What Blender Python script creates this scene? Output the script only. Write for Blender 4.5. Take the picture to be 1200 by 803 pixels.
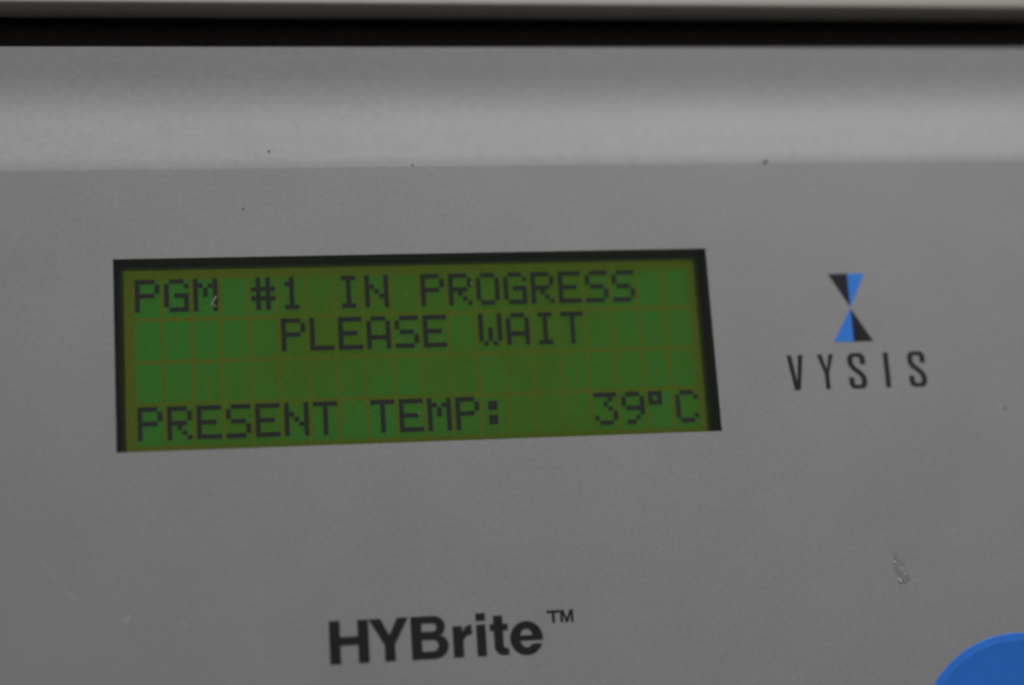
import bpy, bmesh, math, random
from mathutils import Matrix, Vector

random.seed(7)
scene = bpy.context.scene
for o in list(bpy.data.objects):
    bpy.data.objects.remove(o)
COL = scene.collection
MM = 0.001

# ------------------------------------------------------------------ place of the sloped control panel in the world
TILT = math.radians(50)                       # the panel leans back; its normal rises 40 degrees over the bench
PANEL_O = Vector((0.0, 0.0, 0.100))           # middle of the display window, metres above the bench
PANEL = Matrix.Translation(PANEL_O) @ Matrix.Rotation(TILT, 4, 'X')   # panel frame: x right, y up the slope, z out

# ------------------------------------------------------------------ camera
cam_d = bpy.data.cameras.new('camera')
cam = bpy.data.objects.new('camera', cam_d)
COL.objects.link(cam)
right = Vector((0.98468673, -0.06453752, 0.16194736))
down = Vector((-0.02653422, -0.97361289, -0.22665804))
fwd = Vector((0.17230199, 0.21889002, -0.96041615))
m = Matrix.Identity(4)
for i in range(3):
    m[i][0], m[i][1], m[i][2] = right[i], -down[i], -fwd[i]
m.translation = Vector((-28.38924557, -50.18607987, 221.10527426)) * MM
cam.matrix_world = PANEL @ m
cam_d.sensor_width = 36.0
cam_d.lens = 2155.9 / 1200 * 36
cam_d.clip_start = 0.01
cam_d.clip_end = 50
cam_d.dof.use_dof = True
cam_d.dof.focus_distance = 0.228
cam_d.dof.aperture_fstop = 5.6
scene.camera = cam

# ------------------------------------------------------------------ room light: one ceiling fixture and a dim room
world = bpy.data.worlds.new('World')
scene.world = world
world.use_nodes = True
bg = world.node_tree.nodes['Background']
bg.inputs['Color'].default_value = (0.98, 0.98, 1.0, 1)
bg.inputs['Strength'].default_value = 0.162

lamp_d = bpy.data.lights.new('overhead_lamp', 'AREA')
lamp_d.shape = 'RECTANGLE'
lamp_d.size = 0.50
lamp_d.size_y = 0.22
lamp_d.energy = 2.04
lamp_d.color = (1.0, 0.992, 0.985)
lamp = bpy.data.objects.new('overhead_lamp', lamp_d)
COL.objects.link(lamp)
lamp.location = (0.07, 0.11, 0.505)
lamp.rotation_euler = (Vector((0, 0, 0.1)) - lamp.location).to_track_quat('-Z', 'Y').to_euler()

scene.view_settings.view_transform = 'Standard'
scene.view_settings.look = 'None'
scene.view_settings.exposure = 0.0
scene.view_settings.gamma = 1.0
scene.view_settings.use_curve_mapping = False
scene.render.engine = 'CYCLES'
scene.cycles.filter_width = 2.8                 # the photograph's soft pixel response

# ------------------------------------------------------------------ materials
def new_mat(name):
    mt = bpy.data.materials.new(name)
    mt.use_nodes = True
    return mt, mt.node_tree, mt.node_tree.nodes['Principled BSDF']

def noise(nt, scale, detail=2.0, rough=0.5):
    tc = nt.nodes.new('ShaderNodeTexCoord')
    n = nt.nodes.new('ShaderNodeTexNoise')
    n.inputs['Scale'].default_value = scale
    n.inputs['Detail'].default_value = detail
    n.inputs['Roughness'].default_value = rough
    nt.links.new(tc.outputs['Object'], n.inputs['Vector'])
    return n

def ramp(nt, src, c0, c1, p0=0.3, p1=0.7):
    r = nt.nodes.new('ShaderNodeValToRGB')
    r.color_ramp.elements[0].position = p0
    r.color_ramp.elements[1].position = p1
    r.color_ramp.elements[0].color = (*c0, 1)
    r.color_ramp.elements[1].color = (*c1, 1)
    nt.links.new(src, r.inputs['Fac'])
    return r

def mixc(nt, a, b, fac, mode='MIX'):
    mx = nt.nodes.new('ShaderNodeMix')
    mx.data_type = 'RGBA'
    mx.blend_type = mode
    mx.inputs['Factor'].default_value = fac
    nt.links.new(a, mx.inputs['A'])
    nt.links.new(b, mx.inputs['B'])
    return mx.outputs['Result']

def plastic(name, c, rough, grain_scale, grain, bump_scale, bump, blotch=0.05, spec=0.5):
    mt, nt, b = new_mat(name)
    n1 = noise(nt, grain_scale, 3.0, 0.6)
    n2 = noise(nt, 55.0, 3.0, 0.6)
    lo = tuple(v * (1 - grain) for v in c); hi = tuple(min(1, v * (1 + grain)) for v in c)
    r1 = ramp(nt, n1.outputs['Fac'], lo, hi)
    r2 = ramp(nt, n2.outputs['Fac'], (1 - blotch,) * 3, (1 + blotch * 0.0,) * 3)
    nt.links.new(mixc(nt, r1.outputs['Color'], r2.outputs['Color'], 1.0, 'MULTIPLY'), b.inputs['Base Color'])
    rr = nt.nodes.new('ShaderNodeMapRange')
    rr.inputs['To Min'].default_value = rough - 0.06
    rr.inputs['To Max'].default_value = rough + 0.06
    nt.links.new(n2.outputs['Fac'], rr.inputs['Value'])
    nt.links.new(rr.outputs['Result'], b.inputs['Roughness'])
    b.inputs['Specular IOR Level'].default_value = spec
    n3 = noise(nt, bump_scale, 2.0, 0.55)
    bp = nt.nodes.new('ShaderNodeBump')
    bp.inputs['Strength'].default_value = bump
    bp.inputs['Distance'].default_value = 0.0001
    nt.links.new(n3.outputs['Fac'], bp.inputs['Height'])
    nt.links.new(bp.outputs['Normal'], b.inputs['Normal'])
    return mt

M_HOUSING = plastic('housing_plastic', (0.400, 0.391, 0.399), 0.50, 900, 0.05, 1700, 0.22)
M_LID = plastic('lid_plastic', (0.205, 0.189, 0.167), 0.50, 900, 0.05, 1500, 0.30)
M_PANEL = plastic('panel_film', (0.338, 0.337, 0.338), 0.47, 1800, 0.07, 3200, 0.14, blotch=0.07)
M_BLACKINK = plastic('black_ink', (0.016, 0.015, 0.019), 0.55, 2500, 0.25, 3000, 0.1, spec=0.3)
M_LOGOBLUE = plastic('blue_ink', (0.030, 0.235, 0.84), 0.50, 2500, 0.12, 3000, 0.1)
M_KEYBLUE = plastic('blue_key', (0.022, 0.195, 0.76), 0.42, 2500, 0.10, 3000, 0.15)
M_BEZEL = plastic('black_gasket', (0.060, 0.059, 0.054), 0.75, 1500, 0.2, 1500, 0.2, spec=0.3)
M_DARK = plastic('gap_shade_black', (0.006, 0.005, 0.0045), 0.9, 800, 0.2, 900, 0.1, spec=0.0)
M_BENCH = plastic('bench_laminate', (0.16, 0.16, 0.155), 0.5, 500, 0.1, 900, 0.1)
M_SHADE_LIGHT = plastic('edge_shade_light', (0.205, 0.270, 0.045), 0.6, 1200, 0.15, 1500, 0.1, spec=0.2)
M_SHADE_DARK = plastic('edge_shade_dark', (0.100, 0.115, 0.055), 0.6, 1200, 0.25, 1500, 0.2, spec=0.2)
M_GLINT = plastic('glint_white', (0.85, 0.85, 0.86), 0.4, 2000, 0.05, 2000, 0.2)
M_DUST = plastic('pale_dust', (0.36, 0.35, 0.33), 0.8, 2000, 0.1, 2000, 0.2)
M_GRIT = plastic('dark_grit', (0.10, 0.09, 0.08), 0.8, 2000, 0.1, 2000, 0.2)
M_SCRATCH = plastic('scuff', (0.43, 0.43, 0.43), 0.6, 2000, 0.1, 2000, 0.2)

def lcd_mat(name, ca, cb, glow=None):
    mt, nt, b = new_mat(name)
    n1 = noise(nt, 42.0, 3.0, 0.55)
    n2 = noise(nt, 2600.0, 2.0, 0.6)
    geo = nt.nodes.new('ShaderNodeNewGeometry')             # one pattern across all the pieces of the display
    for nn in (n1, n2):
        nt.links.new(geo.outputs['Position'], nn.inputs['Vector'])
    r1 = ramp(nt, n1.outputs['Fac'], ca, cb, 0.35, 0.65)
    r2 = ramp(nt, n2.outputs['Fac'], (0.80,) * 3, (1.0,) * 3)
    nt.links.new(mixc(nt, r1.outputs['Color'], r2.outputs['Color'], 1.0, 'MULTIPLY'), b.inputs['Base Color'])
    if glow:                                                # the display's own dim backlight
        g1 = ramp(nt, n1.outputs['Fac'], glow[0], glow[1], 0.35, 0.65)
        nt.links.new(mixc(nt, g1.outputs['Color'], r2.outputs['Color'], 1.0, 'MULTIPLY'), b.inputs['Emission Color'])
        b.inputs['Emission Strength'].default_value = 1.0
    b.inputs['Roughness'].default_value = 0.45
    b.inputs['Specular IOR Level'].default_value = 0.2
    return mt

M_LCDBACK = lcd_mat('lcd_reflector', (0.31, 0.43, 0.026), (0.34, 0.42, 0.024), ((0.028, 0.048, 0.001), (0.033, 0.047, 0.001)))
M_LCDCELL = lcd_mat('lcd_cell', (0.210, 0.410, 0.026), (0.130, 0.460, 0.070), ((0.021, 0.056, 0.001), (0.012, 0.074, 0.007)))
M_LCDDOT = lcd_mat('lcd_dot', (0.105, 0.096, 0.104), (0.125, 0.108, 0.120), ((0.004, 0.004, 0.004), (0.005, 0.004, 0.005)))

def clear_mat(name, tint, rough, ior=1.45, bump=0.0, bscale=2000):
    mt = bpy.data.materials.new(name)
    mt.use_nodes = True
    nt = mt.node_tree
    nt.nodes.clear()
    out = nt.nodes.new('ShaderNodeOutputMaterial')
    tr = nt.nodes.new('ShaderNodeBsdfTransparent'); tr.inputs['Color'].default_value = (*tint, 1)
    gl = nt.nodes.new('ShaderNodeBsdfGlossy'); gl.inputs['Roughness'].default_value = rough
    fr = nt.nodes.new('ShaderNodeFresnel'); fr.inputs['IOR'].default_value = ior
    mx = nt.nodes.new('ShaderNodeMixShader')
    nt.links.new(fr.outputs[0], mx.inputs[0]); nt.links.new(tr.outputs[0], mx.inputs[1]); nt.links.new(gl.outputs[0], mx.inputs[2])
    nt.links.new(mx.outputs[0], out.inputs['Surface'])
    if bump:
        n = noise(nt, bscale, 2.0)
        bp = nt.nodes.new('ShaderNodeBump'); bp.inputs['Strength'].default_value = bump; bp.inputs['Distance'].default_value = 0.0003
        nt.links.new(n.outputs['Fac'], bp.inputs['Height'])
        nt.links.new(bp.outputs[0], gl.inputs['Normal'])
    return mt

M_PANE = clear_mat('clear_window', (0.96, 0.97, 0.95), 0.12)
M_DROP = plastic('dried_residue', (0.305, 0.302, 0.292), 0.26, 1400, 0.16, 2600, 0.8, blotch=0.10)

# ------------------------------------------------------------------ mesh helpers (panel frame, millimetres in, metres out)
def link(name, me, mat, parent=None, smooth=False, angle=None):
    o = bpy.data.objects.new(name, me)
    COL.objects.link(o)
    if not me.materials:
        me.materials.append(mat)
    if parent:
        o.parent = parent
    if smooth:
        me.shade_smooth()
        if angle:
            me.set_sharp_from_angle(angle=math.radians(angle))
    return o

def mesh_from(name, verts, faces):
    me = bpy.data.meshes.new(name)
    me.from_pydata([(x * MM, y * MM, z * MM) for x, y, z in verts], [], faces)
    me.validate()
    bm = bmesh.new(); bm.from_mesh(me)
    bmesh.ops.recalc_face_normals(bm, faces=bm.faces)
    bm.to_mesh(me); bm.free()
    return me

def box_vf(x0, x1, y0, y1, z0, z1, V, F):
    b = len(V)
    V += [(x0, y0, z0), (x1, y0, z0), (x1, y1, z0), (x0, y1, z0), (x0, y0, z1), (x1, y0, z1), (x1, y1, z1), (x0, y1, z1)]
    F += [(b, b+3, b+2, b+1), (b+4, b+5, b+6, b+7), (b, b+1, b+5, b+4), (b+1, b+2, b+6, b+5), (b+2, b+3, b+7, b+6), (b+3, b, b+4, b+7)]

def box_mesh(name, *e):
    V, F = [], []
    box_vf(*e, V, F)
    return mesh_from(name, V, F)

def plate_with_hole(name, X0, X1, Y0, Y1, hx0, hx1, hy0, hy1, z0, z1):
    V, F = [], []
    out = [(X0, Y0), (X1, Y0), (X1, Y1), (X0, Y1)]
    inn = [(hx0, hy0), (hx1, hy0), (hx1, hy1), (hx0, hy1)]
    for z in (z1, z0):
        V += [(x, y, z) for x, y in out] + [(x, y, z) for x, y in inn]
    for i in range(4):
        j = (i + 1) % 4
        F.append((i, j, 4 + j, 4 + i))
        F.append((8 + i, 12 + i, 12 + j, 8 + j))
        F.append((i, 8 + i, 8 + j, j))
        F.append((4 + i, 4 + j, 12 + j, 12 + i))
    return mesh_from(name, V, F)

def extrude_profile(name, prof, x0, x1):
    """closed profile of (y, z) points swept along x"""
    n = len(prof)
    V = [(x0, y, z) for y, z in prof] + [(x1, y, z) for y, z in prof]
    F = [(i, (i + 1) % n, n + (i + 1) % n, n + i) for i in range(n)]
    F += [tuple(range(n)), tuple(range(2 * n - 1, n - 1, -1))]
    return mesh_from(name, V, F)

def flat_print(name, loops, z, mat, parent, thick=0.02):
    """an ink shape: outer and hole outlines (mm, y up) filled and given ink thickness"""
    cu = bpy.data.curves.new(name, 'CURVE')
    cu.dimensions = '2D'
    cu.fill_mode = 'BOTH'
    cu.extrude = thick * MM * 0.5
    for lp in loops:
        sp = cu.splines.new('POLY')
        sp.points.add(len(lp) - 1)
        for p, (x, y) in zip(sp.points, lp):
            p.co = (x * MM, y * MM, 0, 1)
        sp.use_cyclic_u = True
    tmp = bpy.data.objects.new('tmp', cu)
    COL.objects.link(tmp)
    bpy.context.view_layer.update()
    dg = bpy.context.evaluated_depsgraph_get()
    me = bpy.data.meshes.new_from_object(tmp.evaluated_get(dg))
    bpy.data.objects.remove(tmp)
    bpy.data.curves.remove(cu)
    me.materials.clear()
    me.transform(Matrix.Translation((0, 0, (z + thick * 0.5) * MM)))
    return link(name, me, mat, parent)

def tag(o, label, cat=None, group=None, kind=None):
    if label: o['label'] = label
    if cat: o['category'] = cat
    if group: o['group'] = group
    if kind: o['kind'] = kind

# ------------------------------------------------------------------ bench under the instrument
me = bpy.data.meshes.new('bench_top')
bm = bmesh.new()
bmesh.ops.create_cube(bm, size=1.0, matrix=Matrix.Translation((0, 0.1, -0.02)) @ Matrix.Diagonal((1.2, 0.8, 0.04, 1)))
bmesh.ops.bevel(bm, geom=list(bm.edges), offset=0.004, segments=2, affect='EDGES')
bm.to_mesh(me); bm.free()
bench = link('bench_top', me, M_BENCH)
tag(bench, None, kind='structure')

# ------------------------------------------------------------------ the instrument
ROOT = bpy.data.objects.new('hybridization_instrument', None)
COL.objects.link(ROOT)
ROOT.location = (0, 0, 0)
tag(ROOT, 'light grey laboratory instrument with green text display and dark gap under its lid', 'lab instrument')

def part(name, me, mat, smooth=False, angle=None):
    o = link(name, me, mat, ROOT, smooth, angle)
    o.matrix_local = PANEL
    return o

WX, WY = 37.397, 11.971                       # half size of the display window
X0, X1 = -105.0, 135.0                        # width of the body
OV_TOP = 23.34                                # upper edge of the panel film
c50, s50 = math.cos(TILT), math.sin(TILT)

def w2p(y, z):                                # world (mm) -> panel (y, z)
    z -= PANEL_O.z * 1000
    return (y * c50 + z * s50, -y * s50 + z * c50)

FILM = 0.25
# shoulder above the film: leans back, then turns forward into a lip at the gap
sh = []
u, n = OV_TOP + 0.02, -FILM + 0.10
sh.append((OV_TOP - 3.0, -FILM))
sh.append((OV_TOP - 0.35, -FILM))
STEP = 0.25
while u < 39.45:
    sh.append((u, n))
    t = min(1, max(0, (u - 29.0) / 8.0)); t = t * t * (3 - 2 * t)
    q = min(1, (u - OV_TOP) / 1.6)
    ang = math.radians(-7.3 * (1 - t) * q + 10.8 * t)
    n += math.tan(ang) * STEP
    u += STEP
lip_u, lip_n = u, n
sh.append((lip_u, lip_n))
gap_u = sh[-1][0]
prof_top = sh + [(gap_u + 0.15, lip_n - 7.0), (gap_u + 40, lip_n - 30)]
front_low = w2p(-62, 34)
prof = [(-78.0, -FILM), ]
body_prof = [(-78.0, -FILM)] + prof_top + [w2p(190, 118), w2p(192, 112), w2p(192, 8), w2p(-60, 8), w2p(-62, 10), w2p(-62, 32)]

# body: swept profile, with an opening cut for the display
def body_mesh():
    V, F = [], []
    P = body_prof
    hx, hy = WX + 0.5, WY + 0.5
    xs = [X0, -hx, hx, X1]
    n_ = len(P)
    # front flat face (first edge) is split so that the display opening stays free
    for x in xs:
        V += [(x, y, z) for y, z in P]
    for c in range(3):
        for i in range(n_):
            j = (i + 1) % n_
            if i == 0:
                continue
            F.append((c * n_ + i, c * n_ + j, (c + 1) * n_ + j, (c + 1) * n_ + i))
    for c in (0, 2):
        F.append((c * n_, c * n_ + 1, (c + 1) * n_ + 1, (c + 1) * n_))
    b = len(V)
    V += [(-hx, -hy, -FILM), (hx, -hy, -FILM), (hx, hy, -FILM), (-hx, hy, -FILM)]
    a0, a1, d0, d1 = n_, n_ + 1, 2 * n_, 2 * n_ + 1
    F.append((a0, b, b + 1, d0)); F.append((b + 3, a1, d1, b + 2))
    F.append((a0, a1, b + 3, b)); F.append((d0, b + 1, b + 2, d1))
    V += [(-hx, -hy, -9.0), (hx, -hy, -9.0), (hx, hy, -9.0), (-hx, hy, -9.0)]
    for k in range(4):
        F.append((b + k, b + (k + 1) % 4, b + 4 + (k + 1) % 4, b + 4 + k))
    F.append((b + 4, b + 5, b + 6, b + 7))
    F.append(tuple(range(n_))); F.append(tuple(3 * n_ + i for i in range(n_ - 1, -1, -1)))
    me = bpy.data.meshes.new('housing')
    me.from_pydata([(x * MM, y * MM, z * MM) for x, y, z in V], [], F)
    me.validate()
    bm = bmesh.new(); bm.from_mesh(me)
    bmesh.ops.remove_doubles(bm, verts=bm.verts, dist=1e-7)
    bmesh.ops.recalc_face_normals(bm, faces=bm.faces)
    bm.to_mesh(me); bm.free()
    return me

housing = part('housing', body_mesh(), M_HOUSING, True, 25)
tag(housing, 'pale grey moulded shoulder above the control panel')
for fx in (X0 + 20, X1 - 20):
    for wy in (-40, 170):
        V, F = [], []
        for k in range(16):
            a = k * math.tau / 16
            for r, z in ((9, 0.0), (10, 4.0), (10, 9.0)):
                yy, zz = w2p(wy + r * math.sin(a), z)
                V.append((fx + r * math.cos(a), yy, zz))
        for k in range(16):
            j = (k + 1) % 16
            F += [(3*k, 3*j, 3*j+1, 3*k+1), (3*k+1, 3*j+1, 3*j+2, 3*k+2)]
        F += [tuple(3*k for k in range(16)), tuple(3*k+2 for k in range(15, -1, -1))]
        part('rubber_foot', mesh_from('rubber_foot', V, F), M_BEZEL, True, 40)

# near-black strip added in the gap under the lid, standing for its shade
gap_strip = part('gap_shade', extrude_profile('gap_shade', [(gap_u + 0.12, lip_n - 0.9), (gap_u + 0.12, lip_n - 6.6), (gap_u + 26, lip_n - 20), (gap_u + 26, lip_n - 13)], X0 + 2, X1 - 2), M_DARK)
# lid: bottom, underside bevel, rounded nose, top
lidp = []
cu_, cn_ = 44.72, -3.0                          # lowest front corner, then a curved nose up to the top
lidp.append((cu_ + 24, cn_ - 32))
lidp.append((cu_, cn_))
u, n = cu_, cn_
for k in range(9):
    a = math.radians(-100 + 60 * (k + 0.5) / 9)
    u += 0.30 * math.cos(a); n -= 0.30 * math.sin(a)
    lidp.append((u, n))
for k in range(1, 6):
    a = math.radians(-40 + 62 * (k - 0.5) / 5)
    u += 0.10 * math.cos(a); n -= 0.10 * math.sin(a)
    lidp.append((u, n))
e = lidp[-1]
wl = w2p(190, 160)
lidp += [(e[0] + 10, e[1] - 3.6), (e[0] + 14, e[1] - 6.5), wl, w2p(190, 126)]
lid = part('lid', extrude_profile('lid', lidp, X0, X1), M_LID, True, 35)
tag(lid, 'warm grey lid edge over the dark gap')

# film on the sloped face
film = part('control_panel', plate_with_hole('control_panel', -82, 112, -72, OV_TOP, -WX, WX, -WY, WY, -FILM + 0.01, 0.0), M_PANEL)
tag(film, 'flat grey control panel film with printed names')

# ------------------------------------------------------------------ display
LD = 3.0; LS = 1.0
LX, LY = 0.2614, -0.3140
back = part('display', box_mesh('display', -WX - 0.3, WX + 0.3, -WY - 0.3, WY + 0.3, -LD - 1.6, -LD - 0.45), M_LCDBACK)
tag(back, 'green character display behind the window')
bez = link('display_bezel', plate_with_hole('display_bezel', -WX - 0.45, WX + 0.45, -WY - 0.45, WY + 0.45, -WX, WX, -WY, WY, -LD - 1.7, -FILM - 0.16), M_BEZEL, back)
tag(bez, 'black gasket round the display')
# the dark metal frame of the display module, then two olive strips painting the soft edge shade
for nm, mt_, l_, r_, t_, z0_, z1_ in (('display_frame', M_BEZEL, 0.35, 0.12, 0.02, 0.44, 0.05), ('display_shade_dark', M_SHADE_DARK, 0.72, 0.45, 0.25, 0.443, 0.22), ('display_shade_light', M_SHADE_LIGHT, 1.10, 0.85, 0.60, 0.446, 0.34)):
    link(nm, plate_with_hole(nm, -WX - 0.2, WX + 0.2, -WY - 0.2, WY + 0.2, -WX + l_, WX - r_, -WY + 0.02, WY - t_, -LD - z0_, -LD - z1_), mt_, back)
pane = link('display_window', box_mesh('display_window', -WX - 0.4, WX + 0.4, -WY - 0.4, WY + 0.4, -FILM - 0.15, -FILM - 0.01), M_PANE, back)

PX, PY, DP, DW = 3.55 * LS, 5.35 * LS, 0.6 * LS, 0.582 * LS
cell_me = box_mesh('character_cell', -0.03, 5 * DP + 0.0, -8 * DP + 0.05, 0.03, -0.10, 0.0)
cell_me.materials.append(M_LCDCELL)
def cell_org(c, r):
    return (LX + (c * 3.55 - 35.2) * LS, LY - (r * 5.35 - 10.4) * LS)
for r in range(4):
    for c in range(20):
        x, y = cell_org(c, r)
        o = bpy.data.objects.new('character_cell', cell_me)
        COL.objects.link(o); o.parent = back
        o.location = (x * MM, y * MM, (-LD - 0.36) * MM)

GL = {
 'P': "11110 10001 10001 11110 10000 10000 10000", 'G': "01110 10001 10000 10111 10001 10001 01111",
 'M': "10001 11011 10101 10101 10001 10001 10001", '#': "01010 01010 11111 01010 11111 01010 01010",
 '1': "00100 01100 00100 00100 00100 00100 01110", 'I': "01110 00100 00100 00100 00100 00100 01110",
 'N': "10001 10001 11001 10101 10011 10001 10001", 'R': "11110 10001 10001 11110 10100 10010 10001",
 'O': "01110 10001 10001 10001 10001 10001 01110", 'E': "11111 10000 10000 11110 10000 10000 11111",
 'S': "01111 10000 10000 01110 00001 00001 11110", 'L': "10000 10000 10000 10000 10000 10000 11111",
 'A': "01110 10001 10001 10001 11111 10001 10001", 'W': "10001 10001 10001 10101 10101 10101 01010",
 'T': "11111 00100 00100 00100 00100 00100 00100", ':': "00000 01100 01100 00000 01100 01100 00000",
 '3': "11111 00010 00100 00010 00001 10001 01110", '9': "01110 10001 10001 01111 00001 00010 01100",
 '*': "11100 10100 11100 00000 00000 00000 00000", 'C': "01110 10001 10000 10000 10000 10001 01110",
}
glyph = {}
def glyph_mesh(ch):
    if ch not in glyph:
        V, F = [], []
        for j, row in enumerate(GL[ch].split()):
            for i, bit in enumerate(row):
                if bit == '1':
                    box_vf(i * DP, i * DP + DW, -j * DP - DW, -j * DP, -0.03, 0.0, V, F)
        me = mesh_from('display_character', V, F)
        me.materials.append(M_LCDDOT)
        glyph[ch] = me
    return glyph[ch]
for r, line in enumerate(["PGM #1 IN PROGRESS", "     PLEASE WAIT", "", "PRESENT TEMP:   39*C"]):
    for c, ch in enumerate(line):
        if ch == ' ':
            continue
        x, y = cell_org(c, r)
        o = bpy.data.objects.new('display_character', glyph_mesh(ch))
        COL.objects.link(o); o.parent = back
        o.location = (x * MM, y * MM, -LD * MM)

# ------------------------------------------------------------------ printing on the film (y measured down in mm, flipped here)
def fl(pts): return [(x, -y) for x, y in pts]
def arc(cx, cy, rx, ry, a0, a1, n=14):
    return [(cx + rx * math.cos(math.radians(a0 + (a1 - a0) * k / n)), cy + ry * math.sin(math.radians(a0 + (a1 - a0) * k / n))) for k in range(n + 1)]

def letter(loops, mat=None, name='printed_letter', z=0.004):
    return flat_print(name, [fl(l) for l in loops], z, mat or M_BLACKINK, film)

# product name
H0, H1 = 33.19, 38.29
letter([[(-13.06, H0), (-11.76, H0), (-11.76, 35.12), (-9.67, 35.12), (-9.67, H0), (-8.37, H0), (-8.37, H1), (-9.67, H1), (-9.67, 36.12), (-11.76, 36.12), (-11.76, H1), (-13.06, H1)]])
letter([[(-8.33, H0), (-6.90, H0), (-5.90, 35.17), (-4.92, H0), (-3.56, H0), (-5.26, 36.30), (-5.26, H1), (-6.53, H1), (-6.53, 36.30)]])
out = [(-3.30, H0)] + arc(-0.55, 34.49, 1.38, 1.30, -90, 55, 10) + arc(-0.50, 36.78, 1.66, 1.51, -48, 90, 12) + [(-3.30, H1)]
h1 = [(-2.02, 34.05)] + arc(-0.72, 34.54, 0.50, 0.49, -90, 90, 8) + [(-2.02, 35.03)]
h2 = [(-2.02, 36.02)] + arc(-0.68, 36.70, 0.62, 0.68, -90, 90, 8) + [(-2.02, 37.38)]
letter([out, h1, h2])
letter([[(1.72, 34.55), (2.86, 34.55), (2.90, 35.15)] + arc(3.95, 35.55, 1.05, 1.10, -160, -85, 8) + [(4.08, 35.66)] + arc(4.05, 36.55, 1.08, 0.92, -90, -180, 7) + [(2.97, H1), (1.72, H1)]])
letter([[(4.58, H0 - 0.03), (5.74, H0 - 0.03), (5.74, 34.07), (4.58, 34.07)], [(4.58, 34.52), (5.74, 34.52), (5.74, H1), (4.58, H1)]])
letter([[(6.70, 33.55), (7.84, 33.55), (7.84, 34.56), (8.44, 34.56), (8.44, 35.36), (7.84, 35.36), (7.84, 37.1)] + arc(8.18, 37.05, 0.34, 0.42, 180, 90, 5) + [(8.46, 37.47), (8.46, 38.27)] + arc(7.95, 37.20, 1.25, 1.12, 75, 180, 9) + [(6.70, 35.36), (6.24, 35.36), (6.24, 34.56), (6.70, 34.56)]])
def ell_x(y, cx, cy, rx, ry): return rx * math.sqrt(max(0, 1 - ((y - cy) / ry) ** 2))
ecx, ecy, erx, ery, eix, eiy = 10.67, 36.42, 2.02, 2.04, 0.80, 1.22
aR = math.degrees(math.asin((36.72 - ecy) / ery))
eo = arc(ecx, ecy, erx, ery, aR, -180, 26) + arc(ecx, ecy, erx, ery, 180, math.degrees(math.asin((37.12 - ecy) / ery)), 18)[1:]
ei = [(ecx + 0.72, 37.12)] + arc(ecx, ecy, eix, eiy - 0.12, 50, 164, 12) + [(ecx - 0.80, 36.72)]
eh = arc(ecx, ecy - 0.02, eix, eiy - 0.12, -163, -17, 12)
letter([eo + ei, eh])
T0, T1 = 33.27, 34.75
letter([[(13.33, T0), (14.92, T0), (14.92, T0 + .32), (14.30, T0 + .32), (14.30, T1), (13.95, T1), (13.95, T0 + .32), (13.33, T0 + .32)]])
letter([[(14.92 + .06, T0), (15.42, T0), (15.79, 34.28), (16.13, T0), (16.60, T0), (16.60, T1), (16.28, T1), (16.28, 33.75), (15.95, T1), (15.63, T1), (15.30, 33.75), (15.30, T1), (14.98, T1)]])

# maker's name
V0, V1 = 2.46, 7.04
letter([[(46.79, V0), (47.44, V0), (47.92, 5.95), (48.32, V0), (48.98, V0), (48.28, V1), (47.50, V1)]])
letter([[(50.86, V0), (51.50, V0), (52.02, 4.45), (52.42, V0), (53.05, V0), (52.28, 5.05), (52.28, V1), (51.68, V1), (51.68, 5.05)]])
def stroke(pts, w):
    L, Rr = [], []
    for i, p in enumerate(pts):
        a = pts[max(0, i - 1)]; b = pts[min(len(pts) - 1, i + 1)]
        d = Vector((b[0] - a[0], b[1] - a[1])).normalized()
        # strokes are a little thinner where they run across
        ww = w * (0.70 + 0.30 * abs(d.y))
        L.append((p[0] - d.y * ww / 2, p[1] + d.x * ww / 2)); Rr.append((p[0] + d.y * ww / 2, p[1] - d.x * ww / 2))
    return L + Rr[::-1]
def S_path(x0, x1):
    w = 0.60
    l, r, t, b = x0 + w / 2, x1 - w / 2, V0 + 0.21, V1 - 0.21
    p = [(r, 3.92)] + [(r, 3.5)] + arc(r - 0.5, t + 0.55, 0.5, 0.55, 0, -90, 6) + arc(l + 0.5, t + 0.55, 0.5, 0.55, -90, -180, 6)
    p += [(l, 3.55), (l + 0.06, 3.9), (l + 0.32, 4.30), ((l + r) / 2, 4.75), (r - 0.32, 5.20), (r - 0.06, 5.6), (r, 5.95)]
    p += arc(r - 0.5, b - 0.55, 0.5, 0.55, 0, 90, 6) + arc(l + 0.5, b - 0.55, 0.5, 0.55, 90, 180, 6) + [(l, 6.0), (l, 5.58)]
    return p
letter([stroke(S_path(54.94, 57.22), 0.72)])
letter([[(59.78, V0), (60.46, V0), (60.46, V1), (59.78, V1)]])
letter([stroke(S_path(63.08, 65.36), 0.72)])

# emblem: two triangles tip to tip, each half black and half blue
letter([[(53.50, -8.19), (56.10, -8.19), (56.08, -3.72)]], M_BLACKINK, 'emblem_triangle')
letter([[(56.10, -8.19), (58.46, -8.19), (56.08, -3.72)]], M_LOGOBLUE, 'emblem_triangle')
letter([[(56.06, -3.58), (53.33, 0.89), (56.06, 0.89)]], M_LOGOBLUE, 'emblem_triangle')
letter([[(56.06, -3.58), (56.06, 0.89), (58.72, 0.89)]], M_BLACKINK, 'emblem_triangle')

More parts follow.
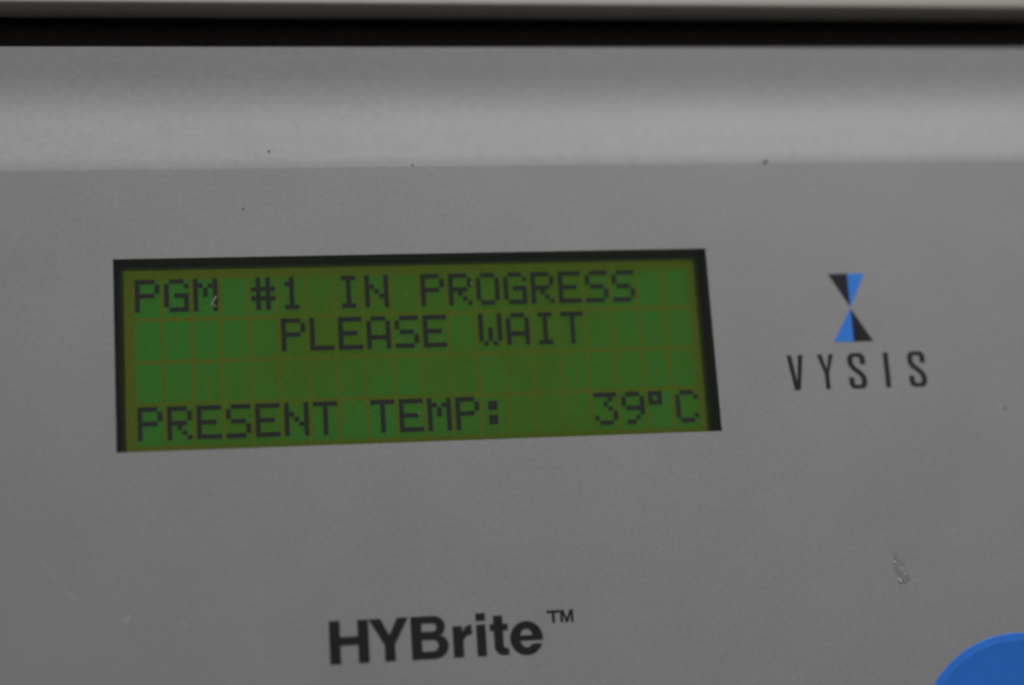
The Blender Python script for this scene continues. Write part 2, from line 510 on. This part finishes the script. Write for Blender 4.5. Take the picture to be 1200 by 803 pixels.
# faint scuffs on the film
for (a, b, w) in (((-46.3, 24.3), (-42.4, 29.2), 0.16), ((-37.0, 32.1), (-36.0, 31.3), 0.25), ((-30.2, 32.2), (-29.4, 33.0), 0.15)):
    d = Vector((b[0] - a[0], b[1] - a[1])); nn = Vector((-d.y, d.x)).normalized()
    pts = []
    N = 9
    for k in range(N + 1):
        pts.append((a[0] + d.x * k / N + nn.x * random.uniform(0, w), a[1] + d.y * k / N + nn.y * random.uniform(0, w)))
    for k in range(N, -1, -1):
        pts.append((a[0] + d.x * k / N - nn.x * random.uniform(0, w), a[1] + d.y * k / N - nn.y * random.uniform(0, w)))
    flat_print('scuff_mark', [fl(pts)], 0.002, M_SCRATCH, film, 0.004)

# ------------------------------------------------------------------ round blue key, embossed rim
KX, KY, KR = 73.314, -53.735, 14.636
prof_k = [(KR, 0.004), (KR - 0.10, 0.05), (KR - 0.40, 0.07), (KR - 0.62, 0.085), (KR - 0.80, 0.13), (KR - 1.00, 0.15), (KR - 1.20, 0.14), (KR - 1.6, 0.125), (KR - 3.2, 0.12), (8.0, 0.12), (3.0, 0.12)]
V, F = [], []
NS = 96
for r, z in prof_k:
    for k in range(NS):
        a = k * math.tau / NS
        V.append((KX + r * math.cos(a), KY + r * math.sin(a), z))
for i in range(len(prof_k) - 1):
    for k in range(NS):
        j = (k + 1) % NS
        F.append((i * NS + k, i * NS + j, (i + 1) * NS + j, (i + 1) * NS + k))
F.append(tuple((len(prof_k) - 1) * NS + k for k in range(NS)))
F.append(tuple(k for k in range(NS - 1, -1, -1)))
key = part('round_key', mesh_from('round_key', V, F), M_KEYBLUE, True, 60)
tag(key, 'round blue key with raised rim')

# ------------------------------------------------------------------ small things lying on the panel
def on_panel(name, me, mat, x, y, z, label, cat, smooth=True):
    o = link(name, me, mat, None, smooth)
    o.matrix_world = PANEL @ Matrix.Translation((x * MM, y * MM, z * MM))
    tag(o, label, cat)
    return o

def lump(name, rx, ry, rz, seed, jag=0.3, rot=0.0):
    rnd = random.Random(seed)
    bm = bmesh.new()
    bmesh.ops.create_icosphere(bm, subdivisions=2, radius=1.0)
    for v in bm.verts:
        s = 1 + rnd.uniform(-jag, jag)
        v.co = Vector((v.co.x * rx * s, v.co.y * ry * s, v.co.z * rz)) * MM
    bmesh.ops.rotate(bm, verts=bm.verts, cent=(0, 0, 0), matrix=Matrix.Rotation(rot, 3, 'Z'))
    me = bpy.data.meshes.new(name)
    bm.to_mesh(me); bm.free()
    return me

def shoulder_n(u):
    for (a, b) in zip(sh[1:], sh[2:]):
        if a[0] <= u <= b[0]:
            return a[1] + (b[1] - a[1]) * (u - a[0]) / (b[0] - a[0])
    return 0
on_panel('grit_speck', lump('grit_speck', 0.13, 0.16, 0.08, 1), M_GRIT, -18.0, 25.75, shoulder_n(25.75) + 0.05,
         'tiny black speck on the pale shoulder above the left part of the display', 'speck')
on_panel('grit_speck', lump('grit_speck', 0.32, 0.26, 0.12, 2), M_GRIT, 46.6, 23.62, shoulder_n(23.62) + 0.06,
         'dark speck on the seam above the hourglass emblem', 'speck')
on_panel('grit_speck', lump('grit_speck', 0.15, 0.09, 0.05, 3), M_GRIT, 0.05, 23.66, shoulder_n(23.66) + 0.04,
         'faint brown speck on the seam above the middle of the display', 'speck')

on_panel('grit_speck', lump('grit_speck', 0.10, 0.12, 0.05, 8), M_GRIT, -21.45, 18.13, 0.03,
         'tiny dark speck on the grey film above the letters PGM', 'speck')
on_panel('grit_speck', lump('grit_speck', 0.11, 0.17, 0.05, 9), M_GRIT, 75.67, -10.26, 0.03,
         'tiny dark speck on the grey film right of the name under the emblem', 'speck')

def tube(name, pts, rad, seg=6):
    V, F = [], []
    for i, p in enumerate(pts):
        p = Vector(p); a = Vector(pts[max(0, i - 1)]); b = Vector(pts[min(len(pts) - 1, i + 1)])
        d = (b - a).normalized(); s = d.cross(Vector((0, 0, 1))).normalized(); t = s.cross(d)
        rr = rad * (0.45 if i in (0, len(pts) - 1) else 1.0)
        for k in range(seg):
            an = k * math.tau / seg
            V.append(tuple(p + s * rr * math.cos(an) + t * rr * math.sin(an)))
    for i in range(len(pts) - 1):
        for k in range(seg):
            j = (k + 1) % seg
            F.append((i * seg + k, i * seg + j, (i + 1) * seg + j, (i + 1) * seg + k))
    F += [tuple(range(seg - 1, -1, -1)), tuple((len(pts) - 1) * seg + k for k in range(seg))]
    return mesh_from(name, V, F)
PZ = -FILM - 0.01
on_panel('lint_fibre', tube('lint_fibre', [(0.12, 0.75, 0), (-0.02, 0.35, 0.03), (-0.28, 0.02, 0.05), (-0.42, -0.22, 0.04), (-0.20, -0.42, 0.02), (0.18, -0.58, 0.0)], 0.085), M_DUST,
         -25.25, 6.35, PZ + 0.09, 'hooked pale fibre on the display window beside the first word', 'fibre')
on_panel('dust_speck', lump('dust_speck', 0.08, 0.07, 0.04, 4), M_DUST, -1.7, 6.75, PZ + 0.05,
         'pale dust speck on the display window in front of PROGRESS', 'speck')
on_panel('dust_speck', lump('dust_speck', 0.07, 0.16, 0.04, 5), M_DUST, 6.6, 7.95, PZ + 0.05,
         'pale dust fleck on the display window between R and O of PROGRESS', 'speck')
on_panel('dust_speck', lump('dust_speck', 0.05, 0.14, 0.04, 6), M_DUST, -1.0, -8.35, PZ + 0.05,
         'small pale dust fleck on the display window by the last letter of TEMP', 'speck')

# dried drip on the film: a thin teardrop patch, thicker at its lower end
rnd = random.Random(11)
bm = bmesh.new()
rows = []
NR, NA = 7, 26
wob = [rnd.uniform(0.86, 1.12) for k in range(NA)]
for i in range(NR + 1):
    f_ = i / NR
    row = []
    for k in range(NA):
        a = k * math.tau / NA
        yy = math.sin(a)
        w = 0.80 + 0.36 * (-yy)
        px_ = (w * math.cos(a) - 0.58 * yy) * wob[k]
        py_ = 2.15 * yy * wob[k]
        r_ = 1 - f_ * 0.96
        hgt = (0.03 + 0.07 * max(0, -yy)) * math.sqrt(max(0, 1 - r_ * r_)) * rnd.uniform(0.75, 1.25)
        row.append(bm.verts.new((px_ * r_ * MM, py_ * r_ * MM, hgt * MM)))
    rows.append(row)
for i in range(NR):
    for k in range(NA):
        j = (k + 1) % NA
        bm.faces.new((rows[i][k], rows[i][j], rows[i + 1][j], rows[i + 1][k]))
bm.faces.new(rows[NR])
me = bpy.data.meshes.new('dried_drip'); bm.to_mesh(me); bm.free()
drip = on_panel('dried_drip', me, M_DROP, 59.05, -30.15, 0.012, 'small shiny dried drip on the grey panel above the blue key', 'drip')
for (dx, dy, rx, ry, rot, s) in ((-0.32, -1.70, 0.11, 0.36, 0.55, 21), (-0.72, 0.62, 0.12, 0.09, 0, 22), (0.30, -0.95, 0.09, 0.08, 0, 23)):
    g = link('painted_glint', lump('painted_glint', rx, ry, 0.08, s, 0.2, rot), M_GLINT, drip, True)  # white lumps standing in for highlights on the drip
    g.location = (dx * MM, dy * MM, 0.08 * MM)
